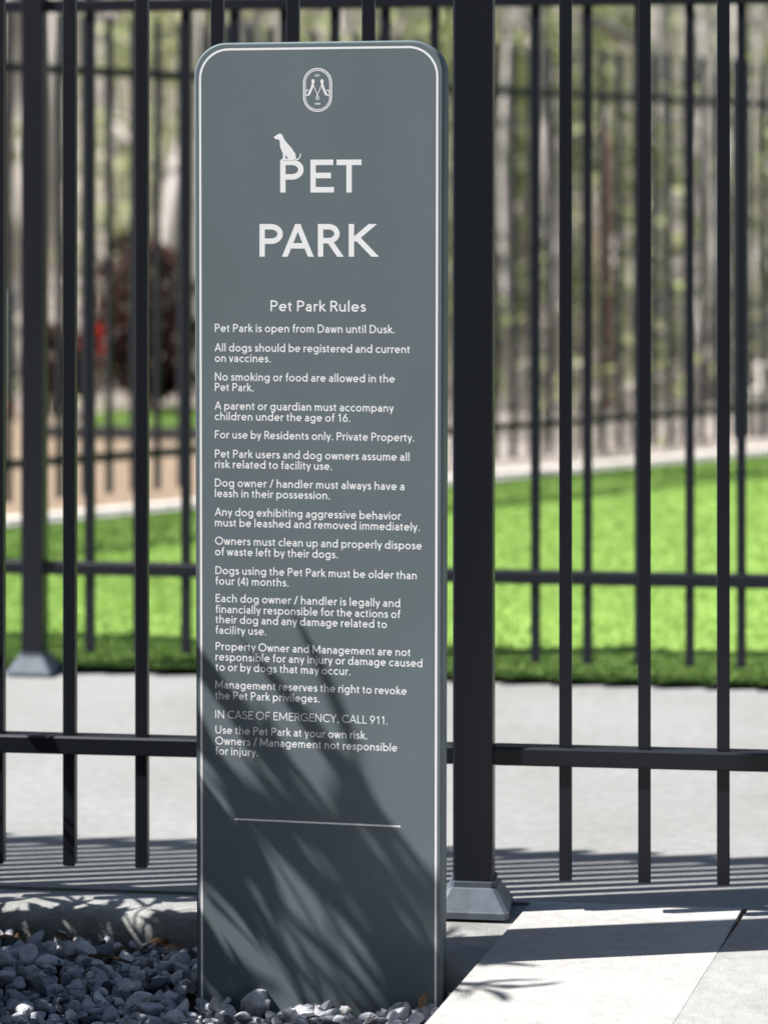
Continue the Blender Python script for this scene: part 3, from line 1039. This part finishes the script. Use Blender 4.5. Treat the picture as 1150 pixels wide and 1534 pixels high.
# oval emblem
E = lambda pts: px(pts, 12.78, 430, 90)
def stadium(x0, x1, y0, y1, n=16):
    rx = (x1 - x0) / 2; ry = rx * 1.02; cx = (x0 + x1) / 2
    return [(cx + rx * math.cos(PI * k / n), y0 + ry - ry * math.sin(PI * k / n)) for k in range(n + 1)] + [(cx - rx * math.cos(PI * k / n), y1 - ry + ry * math.sin(PI * k / n)) for k in range(n + 1)]
pxm = Sl(576, 300)[0] - Sl(575, 300)[0]
b = MB()
strip(b, E(stadium(316, 848, 154, 974)), 22 / 12.78 * pxm, -0.00006, closed=True)
strip(b, E(stadium(349, 815, 188, 940)), 16 / 12.78 * pxm, -0.000064, closed=True)
def mono(mx):
    f = (lambda p: (1162 - p[0], p[1])) if mx else (lambda p: p)
    k = pxm / 12.78
    strip(b, E([f(p) for p in spl([(495, 385), (493, 440), (478, 505), (448, 580), (420, 640)])]), 44 * k, -0.00006)
    strip(b, E([f(p) for p in spl([(428, 632), (405, 664), (375, 668), (356, 646), (352, 610), (366, 580), (388, 570), (410, 572)])]), 20 * k, -0.000066, caps=False)
    strip(b, E([f(p) for p in [(500, 470), (580, 650)]]), 14 * k, -0.000084, caps=False)
    c_ = [(496 + 33 * math.cos(t * PI / 8), 402 + 33 * math.sin(t * PI / 8)) for t in range(16)]
    fill(b, [E([f(p) for p in c_])], -0.00009)
mono(False); mono(True)
strip(b, E(spl([(580, 650), (566, 690), (556, 718), (564, 740), (581, 746), (598, 740), (606, 718), (596, 690), (580, 650)])), 17 * pxm / 12.78, -0.000097, caps=False)
def tiny(text, u0, u1, v, cap):
    x0, zb = E([(u0, v)])[0]; x1 = E([(u1, v)])[0][0]
    write(b, text, x0, x1, zb, cap * pxm / 12.78, 0.24)
tiny('EST', 532, 626, 308, 38)
tiny('1888', 520, 634, 848, 36)
b.build('emblem', M_white, root)

# ------------------------------------------------------------------ leafy shrub left of the picture: it casts the dappled shade
def shrub(name, loc, height, rad, drop, n_twig, per, Ll, Wl, m_leaf, m_stem, seed=1, low=0.12, n_stem=16):
    """stems fan out of the base; twigs reach evenly through a domed crown and carry the leaves"""
    rs = random.Random(seed)
    g = np.random.default_rng(seed)
    root_ = empty(name, loc)
    sb = MB()
    spine = []
    for i in range(n_stem):
        a = rs.uniform(0, 2 * PI)
        q_ = math.sqrt(rs.uniform(0.02, 0.8))
        top = Vector((rad * q_ * math.cos(a), rad * q_ * math.sin(a), (height - drop * q_ * q_) * rs.uniform(0.65, 0.95)))
        p0 = Vector((rs.uniform(-.05, .05), rs.uniform(-.05, .05), -0.02))
        mid_ = p0.lerp(top, 0.5) + Vector((rs.uniform(-.03, .03), rs.uniform(-.03, .03), 0.05))
        P = [p0, p0.lerp(mid_, 0.5) + Vector((0, 0, .02)), mid_, mid_.lerp(top, .5) + Vector((rs.uniform(-.02, .02), rs.uniform(-.02, .02), .01)), top]
        sb.tube(P, [0.008, 0.0065, 0.005, 0.0035, 0.0015], 6)
        for k in range(4):
            for t in (0, .33, .66):
                spine.append(P[k].lerp(P[k + 1], t))
    SP = np.array([tuple(p) for p in spine])
    c, d, u = [], [], []
    for _ in range(n_twig):
        a = rs.uniform(0, 2 * PI); q_ = math.sqrt(rs.random())
        h_ = height - drop * q_ * q_
        e = np.array([rad * q_ * math.cos(a), rad * q_ * math.sin(a), low + (h_ - low) * rs.random()])
        dist = np.linalg.norm((SP - e) * np.array([1, 1, 1.5]) + np.array([0, 0, .06]), axis=1)
        q = SP[int(np.argmin(dist))]
        m_ = (q + e) / 2 + np.array([0, 0, .012])
        sb.tube([q, m_, e], [0.0024, 0.0018, 0.0009], 4)
        for k in range(per):
            t = 1 - 0.75 * k / per
            p = q + (e - q) * t
            v_ = (e - q) / max(1e-4, np.linalg.norm(e - q))
            c.append(p + g.normal(0, .004, 3)); d.append(v_ + g.normal(0, .75, 3)); u.append(g.normal(0, .6, 3) + np.array([0, 0, 1]))
    sb.build('stem', m_stem, root_, smooth=True)
    V, F, t = leaf_cards(np.array(c), np.array(d), np.array(u), Ll, Wl, 0.2)
    link('foliage', np_mesh('foliage', V, F, t), m_leaf, root_)
    return root_
s_ = shrub('shrub', (-0.97, 3.31, -0.07), 1.50, 0.34, 0.66, 320, 7, 0.075, 0.023, M_leaf, M_stem, seed=5)
tag(s_, 'leafy green shrub in the gravel bed left of the sign', 'shrub')
s_ = shrub('shrub', (-0.86, 3.62, -0.07), 0.86, 0.17, 0.25, 90, 7, 0.07, 0.024, M_leaf, M_stem, seed=9, n_stem=9)
tag(s_, 'small leafy shrub crowded against the kerb beside the taller shrub', 'shrub')
s_ = shrub('shrub', (-0.95, 2.58, -0.07), 1.05, 0.32, 0.45, 200, 7, 0.075, 0.026, M_leaf, M_stem, seed=8)  # added out of view: shades the near ground so less light bounces up
tag(s_, 'lower leafy shrub added unseen at the front of the gravel bed to cut bounced light', 'shrub')

# ------------------------------------------------------------------ woods
M_bark = mat('grey_bark', (0.27, 0.25, 0.235), 0.95, 0.1, col2=(0.66, 0.62, 0.59), scale=14, detail=8, bump=1.0, bscale=30, stretch=(1, 1, 0.18))
M_bark2 = mat('red_brown_bark', (0.12, 0.065, 0.05), 0.95, 0.1, col2=(0.40, 0.27, 0.225), scale=9, detail=8, bump=1.0, bscale=30, stretch=(1, 1, 0.3))
M_wood = mat('weathered_wood', (0.30, 0.27, 0.24), 0.9, 0.2, col2=(0.46, 0.43, 0.40), scale=10, detail=8, bump=0.8, bscale=30)
M_crown = tone_mat('tree_leaves', [(0.0, (0.05, 0.085, 0.025)), (0.6, (0.11, 0.15, 0.045)), (1.0, (0.19, 0.22, 0.075))], 0.6, trans=0.35, nscale=1.5)
M_young = tone_mat('sapling_leaves', [(0.0, (0.18, 0.22, 0.08)), (0.5, (0.44, 0.49, 0.23)), (1.0, (0.60, 0.62, 0.36))], 0.6, trans=0.4, nscale=1.5)
M_dark = tone_mat('dark_shrub_leaves', [(0.0, (0.022, 0.014, 0.014)), (0.6, (0.06, 0.028, 0.024)), (1.0, (0.17, 0.08, 0.05))], 0.7, trans=0.15, nscale=4)
M_red = mat('red_leaves', (0.42, 0.025, 0.02), 0.6, 0.3)

def gz_at(x, y):
    return float(terrain_z(np.array(float(x)), np.array(float(y))))


def tree_parts(seed, h, r0, bark, leaves=150):
    rs = random.Random(seed)
    tb = MB()
    P, rad = [], []
    x = y = 0.0
    for k in range(9):
        t = k / 8
        P.append((x, y, -0.25 + (h + 0.25) * t))
        rad.append(r0 * (1 - 0.72 * t) * (1.35 if k == 0 else 1))
        x += rs.gauss(0, 0.05); y += rs.gauss(0, 0.05)
    tb.tube(P, rad, 9)
    nodes = []
    for j in range(11):
        t = rs.uniform(0.28, 0.97)
        i = min(7, int(t * 8)); q = Vector(P[i]).lerp(Vector(P[i + 1]), t * 8 - i)
        a = rs.uniform(0, 2 * PI); ln = rs.uniform(0.5, 1.5) * (1.25 - t * 0.6)
        e = q + Vector((math.cos(a) * ln, math.sin(a) * ln, rs.uniform(0.1, 0.9)))
        m_ = q.lerp(e, .5) + Vector((0, 0, -0.05))
        tb.tube([q, m_, e], [r0 * .28, r0 * .18, r0 * .06], 6)
        nodes += [q.lerp(e, s) for s in (.45, .7, .85, 1.0)] if t > 0.42 else [e]
    nodes += [Vector(P[-1]), Vector(P[-2])]
    tm = tb.mesh('trunk', True)
    tm.materials.append(bark)
    c = np.array([tuple(nodes[rs.randrange(len(nodes))] + Vector((rs.gauss(0, .26), rs.gauss(0, .26), rs.gauss(0, .22)))) for _ in range(leaves)])
    V, F, t = leaf_cards(c, nrg.normal(size=(leaves, 3)), nrg.normal(size=(leaves, 3)) + np.array([0, 0, .6]), 0.11, 0.06, 0.2)
    cm = np_mesh('crown', V, F, t)
    cm.materials.append(M_crown)
    return tm, cm


def add_tree(name, meshes, x, y, rz, sc, label, cat, group, tilt=0.0, parts=('trunk', 'crown')):
    e = empty(name, (x, y, gz_at(x, y)), rz)
    e.rotation_euler.x = tilt
    e.scale = (sc, sc, sc)
    for pn, me in zip(parts, meshes):
        o = bpy.data.objects.new(pn, me)
        COL.objects.link(o)
        o.parent = e
    tag(e, label, cat, group)
    return e

protos = [tree_parts(21, 7.5, 0.045, M_bark), tree_parts(22, 8.5, 0.062, M_bark), tree_parts(23, 6.5, 0.030, M_bark), tree_parts(24, 9.0, 0.09, M_bark)]
rt = random.Random(91)
taken = []
n_t = 0
for _ in range(4000):
    if n_t >= 185: break
    y = 12.4 + 42 * rt.random() ** 1.25
    hw_ = y * 0.17 + 1.3
    x = rt.uniform(-hw_, hw_) + 0.2
    if x < -0.4 and y < 13.4: continue        # open ground on the left
    if y < far_y(x) + 0.5: continue
    if any((x - a) ** 2 + (y - b) ** 2 < (0.17 + 0.006 * y) ** 2 for a, b in taken): continue
    taken.append((x, y))
    add_tree('slender_tree', protos[rt.choice((0, 0, 1, 2, 2, 3))], x, y, rt.uniform(0, 6.28), rt.uniform(0.85, 1.15),
             'slender grey-barked tree among the others in the blurred woods behind the fences', 'tree', 'slender trees in the woods', tilt=rt.gauss(0, 0.025))
    n_t += 1


def sapling_parts(seed, h, n, spread):
    rs = random.Random(seed)
    sb = MB(); nodes = []
    for i in range(3):
        a = rs.uniform(0, 6.28)
        P = [Vector((0.04 * i, 0.02 * i, -0.1))]
        for k in range(1, 6):
            P.append(P[-1] + Vector((math.cos(a) * spread * .18 + rs.gauss(0, .04), math.sin(a) * spread * .18 + rs.gauss(0, .04), h / 5 * rs.uniform(.8, 1.1))))
        sb.tube(P, [.016, .014, .011, .009, .006, .003], 6)
        for j in range(14):
            k = rs.randrange(0, 5); q = P[k].lerp(P[k + 1], rs.random())
            e = q + Vector((rs.gauss(0, spread * .5), rs.gauss(0, spread * .5), rs.uniform(0, .3)))
            sb.tube([q, e], [.005, .002], 4)
            nodes += [q.lerp(e, s) for s in (.4, .7, 1)]
    sm_ = sb.mesh('stem', True); sm_.materials.append(M_bark)
    c = np.array([tuple(nodes[rs.randrange(len(nodes))] + Vector((rs.gauss(0, .07), rs.gauss(0, .07), rs.gauss(0, .07)))) for _ in range(n)])
    V, F, t = leaf_cards(c, nrg.normal(size=(n, 3)), nrg.normal(size=(n, 3)) + np.array([0, 0, .8]), 0.075, 0.045, 0.2)
    fm = np_mesh('foliage', V, F, t); fm.materials.append(M_young)
    return sm_, fm
sp = [sapling_parts(31, 2.6, 620, .35), sapling_parts(32, 3.4, 760, .42), sapling_parts(33, 1.7, 480, .30)]
n_s = 0
st_ = []
for _ in range(4000):
    if n_s >= 76: break
    y = 11.4 + 30 * rt.random() ** 1.3
    hw_ = y * 0.165 + 1.0
    x = rt.uniform(-hw_, hw_) + 0.2
    if x < -0.3 and y < 13.6: continue
    if y < far_y(x) + 0.5: continue
    if any((x - a) ** 2 + (y - b) ** 2 < 0.40 ** 2 for a, b in st_): continue
    st_.append((x, y))
    add_tree('sapling', sp[rt.randrange(3)], x, y, rt.uniform(0, 6.28), rt.uniform(0.8, 1.25),
             'thin yellow-green leafy sapling among the trunks in the blurred woods', 'sapling', 'leafy saplings in the woods', parts=('stem', 'foliage'))
    n_s += 1

# low brush: stems and leaves nobody could count
N = 12000
by_ = 9.4 + 47 * nrg.uniform(0, 1, N) ** 1.3
bx_ = nrg.uniform(-1, 1, N) * (by_ * 0.17 + 1.5) + 0.2
ok_ = (by_ > far_y(bx_) + 0.45) & ~((bx_ < -0.35) & (by_ < 12.9)) & ~((bx_ > 1.45) & (by_ < 11.7)) & (wave(bx_, by_, 1.9, 4.0) + nrg.normal(0, 0.35, N) > -0.25)
bx_, by_ = bx_[ok_], by_[ok_]
N = len(bx_)
bz_ = terrain_z(bx_, by_)
h = nrg.uniform(0.15, 0.95, N) * (0.7 + 0.5 * nrg.random(N)); a = nrg.uniform(0, PI, N); w = nrg.uniform(0.004, 0.011, N)
base = np.stack([bx_, by_, bz_ - .02], -1); dx = np.stack([np.cos(a) * w, np.sin(a) * w * .3, 0 * w], -1)
top = base + np.stack([nrg.normal(0, .10, N), nrg.normal(0, .10, N), h], -1)
V1 = np.stack([base - dx, base + dx, top], 1).reshape(-1, 3)
F1 = np.arange(3 * N).reshape(-1, 3)
t1 = np.repeat(nrg.uniform(0, 0.55, N), 3)
M2 = 8000
pick = nrg.integers(0, N, M2)
lc = base[pick] + (top[pick] - base[pick]) * nrg.uniform(.25, 1, M2)[:, None] + nrg.normal(0, .05, (M2, 3))
V2, F2, t2 = leaf_cards(lc, nrg.normal(size=(M2, 3)), nrg.normal(size=(M2, 3)) + np.array([0, 0, .8]), 0.07, 0.042, 0.2)
t2 = np.repeat(np.clip(0.72 + 0.35 * wave(bx_[pick], by_[pick], 1.1, 1.0) + nrg.normal(0, .1, M2), 0.3, 1), 8)
M_brush = tone_mat('brush', [(0.0, (0.17, 0.145, 0.125)), (0.5, (0.46, 0.42, 0.38)), (0.6, (0.20, 0.22, 0.09)), (0.8, (0.40, 0.46, 0.18)), (1.0, (0.56, 0.58, 0.32))], 0.8, trans=0.3, nscale=2)
tag(link('undergrowth', np_mesh('undergrowth', np.concatenate([V1, V2]), np.concatenate([F1, F2 + 3 * N]), np.concatenate([t1, t2])), M_brush), 'brown stems and yellow-green leaves of the undergrowth on the wooded slope', kind='stuff')

# broken reddish trunk seen between the right-hand pickets
x, y = (905 - 575) / FPX * 7.0 * K, 7.0 * K
e = empty('broken_trunk', (x, y, gz_at(x, y)))
b = MB()
b.tube([(0, 0, -.2), (.01, 0, .4), (0.0, .01, .9), (.015, .02, 1.35), (.0, .02, 1.46)], [.05, .040, .037, .034, .028], 10)
b.build('trunk', M_bark2, e, smooth=True)
b = MB()
b.tube([(.0, .02, 1.40), (.01, .025, 1.5), (.03, .03, 1.60)], [.030, .024, .006], 7)
b.build('splintered_top', M_wood, e)
b = MB(); b.tube([(0.02, 0, 0.95), (0.11, 0.03, 1.10), (0.16, 0.05, 1.12)], [.014, .010, .005], 6)
b.build('branch_stub', M_bark2, e, smooth=True)
tag(e, 'broken red-brown trunk standing alone beyond the far fence', 'trunk')

def pole_between(name, p0, p1, r0, r1, m, label, cat, group=None):
    b = MB()
    d = Vector(p1) - Vector(p0)
    b.tube([(0, 0, 0), d * .33 + Vector((0, 0, .03)), d * .66 + Vector((.02, 0, .0)), d], [r0, r0 * .9, (r0 + r1) / 2, r1], 8)
    q = d * .5
    b.tube([q, q + Vector((.12, .05, .22))], [r1 * .7, r1 * .2], 6)
    o = b.build(name, m, smooth=True); o.location = p0
    tag(o, label, cat, group)
def pt(u, v, y):
    y = y * K
    return ((u - 575) / FPX * y, y, CAM_H - (v - YH) / FPX * y)
pole_between('fallen_branch', pt(735, -10, 7.3), pt(812, 66, 7.2), .035, .025, M_wood, 'pale bare branch slanting down beside the thick fence post', 'branch')
pole_between('fallen_branch', pt(868, 30, 7.6), pt(960, 66, 7.7), .04, .025, M_wood, 'pale bare branch lying high on the slope right of centre', 'branch')
pole_between('fallen_branch', pt(165, 180, 7.6), pt(290, 330, 7.5), .025, .016, M_wood, 'pale dead branch leaning high on the slope left of the sign', 'branch')

# dense evergreens added out of view behind the camera to dim skylight on the sign
M_ever = tone_mat('added_evergreen_leaves', [(0.0, (0.014, 0.03, 0.014)), (1.0, (0.035, 0.065, 0.028))], 0.7, nscale=1.5)
def evergreen(seed):
    g = np.random.default_rng(seed)
    tb = MB(); tb.tube([(0, 0, -.2), (.02, 0, 2.5), (0, .03, 5.2), (0, 0, 7.6)], [.20, .15, .09, .02], 10)
    tm = tb.mesh('trunk', True); tm.materials.append(M_bark)
    n = 3600
    hh = g.uniform(0.35, 7.9, n); rr_ = (1.75 * (1 - hh / 8.2) ** 0.6 + 0.1) * np.sqrt(g.uniform(.15, 1, n)); aa = g.uniform(0, 2 * PI, n)
    c = np.stack([rr_ * np.cos(aa), rr_ * np.sin(aa), hh], -1)
    d = np.stack([np.cos(aa), np.sin(aa), g.uniform(-.6, .2, n)], -1) + g.normal(0, .4, (n, 3))
    V, F, t = leaf_cards(c, d, g.normal(0, .5, (n, 3)) + np.array([0, 0, 1]), 0.42, 0.20, 0.2)
    cm = np_mesh('crown', V, F, t); cm.materials.append(M_ever)
    return tm, cm
ev = evergreen(41)
for k, x in enumerate((-7.4, -4.9, -2.3, 0.3, 2.8, 5.4, 7.9)):
    add_tree('added_evergreen', ev, x, -3.6 - 0.5 * (k % 2), 1.1 * k, 1.0 + 0.05 * (k % 3), 'dense dark evergreen tree added unseen behind the viewer to darken the sign', 'tree', 'added evergreen row behind the viewer')

# things on the open ground at the left
x, y, z = pt(215, 628, 6.65)
ds = shrub('dark_shrub', (x, y, gz_at(x, y)), 0.98, 0.27, 0.4, 190, 8, 0.075, 0.045, M_dark, M_stem, seed=12)
rl_c = np.array([(-0.21 + nrg.normal(0, .022), -.24 + nrg.normal(0, .02), 0.40 + nrg.normal(0, .024)) for _ in range(40)])
V, F, t = leaf_cards(rl_c, nrg.normal(size=(40, 3)), nrg.normal(size=(40, 3)), 0.055, 0.042, 0.2)
link('red_leaf_cluster', np_mesh('red_leaf_cluster', V, F), M_red, ds)
tag(ds, 'dark red-brown shrub with one bright red cluster of leaves', 'shrub')
x, y, z = pt(88, 640, 6.75)
d2 = shrub('dark_shrub', (x, y, gz_at(x, y)), 0.46, 0.17, 0.2, 80, 8, 0.07, 0.045, M_dark, M_stem, seed=14)
tag(d2, 'low blackish shrub left of the tall dark red-brown shrub', 'shrub')
# dark timber edging
b = MB(); b.box(-0.55, 0.9, -0.05, 0.05, -0.05, 0.055, 0.008)
o = b.build('timber_edging', mat('dark_timber', (0.03, 0.027, 0.03), 0.8, 0.3, var=0.4, scale=12, bump=0.5))
x, y, z = pt(225, 668, 6.0)
o.location = (x, y, gz_at(x, y)); o.rotation_euler.z = R(-12)
tag(o, 'dark timber beam edging the tan ground behind the fences', 'timber')
# grass patch beyond it
N = 9000
a = nrg.uniform(0, 2 * PI, N); rr = np.sqrt(nrg.uniform(0, 1, N))
c0 = pt(245, 620, 6.62)
gx = c0[0] + rr * np.cos(a) * 0.33; gy = c0[1] + rr * np.sin(a) * 0.75 - .35
gz = terrain_z(gx, gy)
h = nrg.uniform(0.03, 0.07, N); a2 = nrg.uniform(0, 6.28, N); w = 0.006
base = np.stack([gx, gy, gz - .005], -1); dx = np.stack([np.cos(a2) * w, np.sin(a2) * w, 0 * a2], -1)
tip = base + np.stack([nrg.normal(0, .02, N), nrg.normal(0, .02, N), h], -1)
tag(link('grass', np_mesh('grass', np.stack([base - dx, base + dx, tip], 1).reshape(-1, 3), np.arange(3 * N).reshape(-1, 3), np.repeat(nrg.uniform(0, 1, N), 3)), M_blade), 'patch of green grass behind the timber beam', kind='stuff')
# pale marker post at the left edge
x, y, z = pt(14, 600, 6.6)
g0 = gz_at(x, y)
e = empty('marker_post', (x, y, g0))
M_mk = mat('pale_post_paint', (0.30, 0.36, 0.35), 0.6, 0.4, var=0.08, scale=8)
b = MB(); b.tube([(0, 0, -.1), (0, 0, .30), (0, 0, .5), (0, 0, .62)], [.036] * 4, 14); b.build('shaft', M_mk, e, smooth=True)
b = MB(); b.tube([(0, 0, .03), (0, 0, .10)], [.0375] * 2, 14); b.build('band', mat('faded_orange_band', (0.42, 0.17, 0.12), 0.6), e, smooth=True)
b = MB(); b.tube([(0, 0, .62), (0, 0, .635), (0, 0, .655), (0, 0, .665)], [.038, .038, .028, .008], 14); b.build('cap', mat('pale_cap', (0.45, 0.47, 0.48), 0.6), e, smooth=True)
tag(e, 'pale grey-green marker post with an orange band at the left edge', 'post')
# low cream wall at the right edge
M_wall = mat('cream_wall_render', (0.50, 0.47, 0.43), 0.9, 0.2, var=0.08, scale=9, bump=0.3)
p0 = pt(1122, 600, 6.05); p1 = pt(1141, 600, 6.05)
e = empty('garden_wall', (p0[0], 6.05 * K, gz_at(p0[0], 6.05 * K)))
zt0 = CAM_H - (583 - YH) / FPX * 6.05 * K; zt1 = CAM_H - (556 - YH) / FPX * 6.05 * K
b = MB(); b.box(0, p1[0] - p0[0], 0, .16, -.15, zt0 - e.location.z, .006); b.build('low_step', M_wall, e)
b = MB(); b.box(p1[0] - p0[0] + .001, 2.6, -.004, .17, -.15, zt1 - e.location.z, .006); b.build('wall', M_wall, e)
b = MB(); b.box(p1[0] - p0[0] - .006, 2.61, -.02, .186, zt1 - e.location.z + .001, zt1 - e.location.z + .03, .006); b.build('coping', mat('coping_stone', (0.42, 0.40, 0.37), 0.9, 0.2, var=0.1, scale=12), e)
tag(e, 'cream stepped garden wall at the right edge beyond the furthest fence', 'wall')
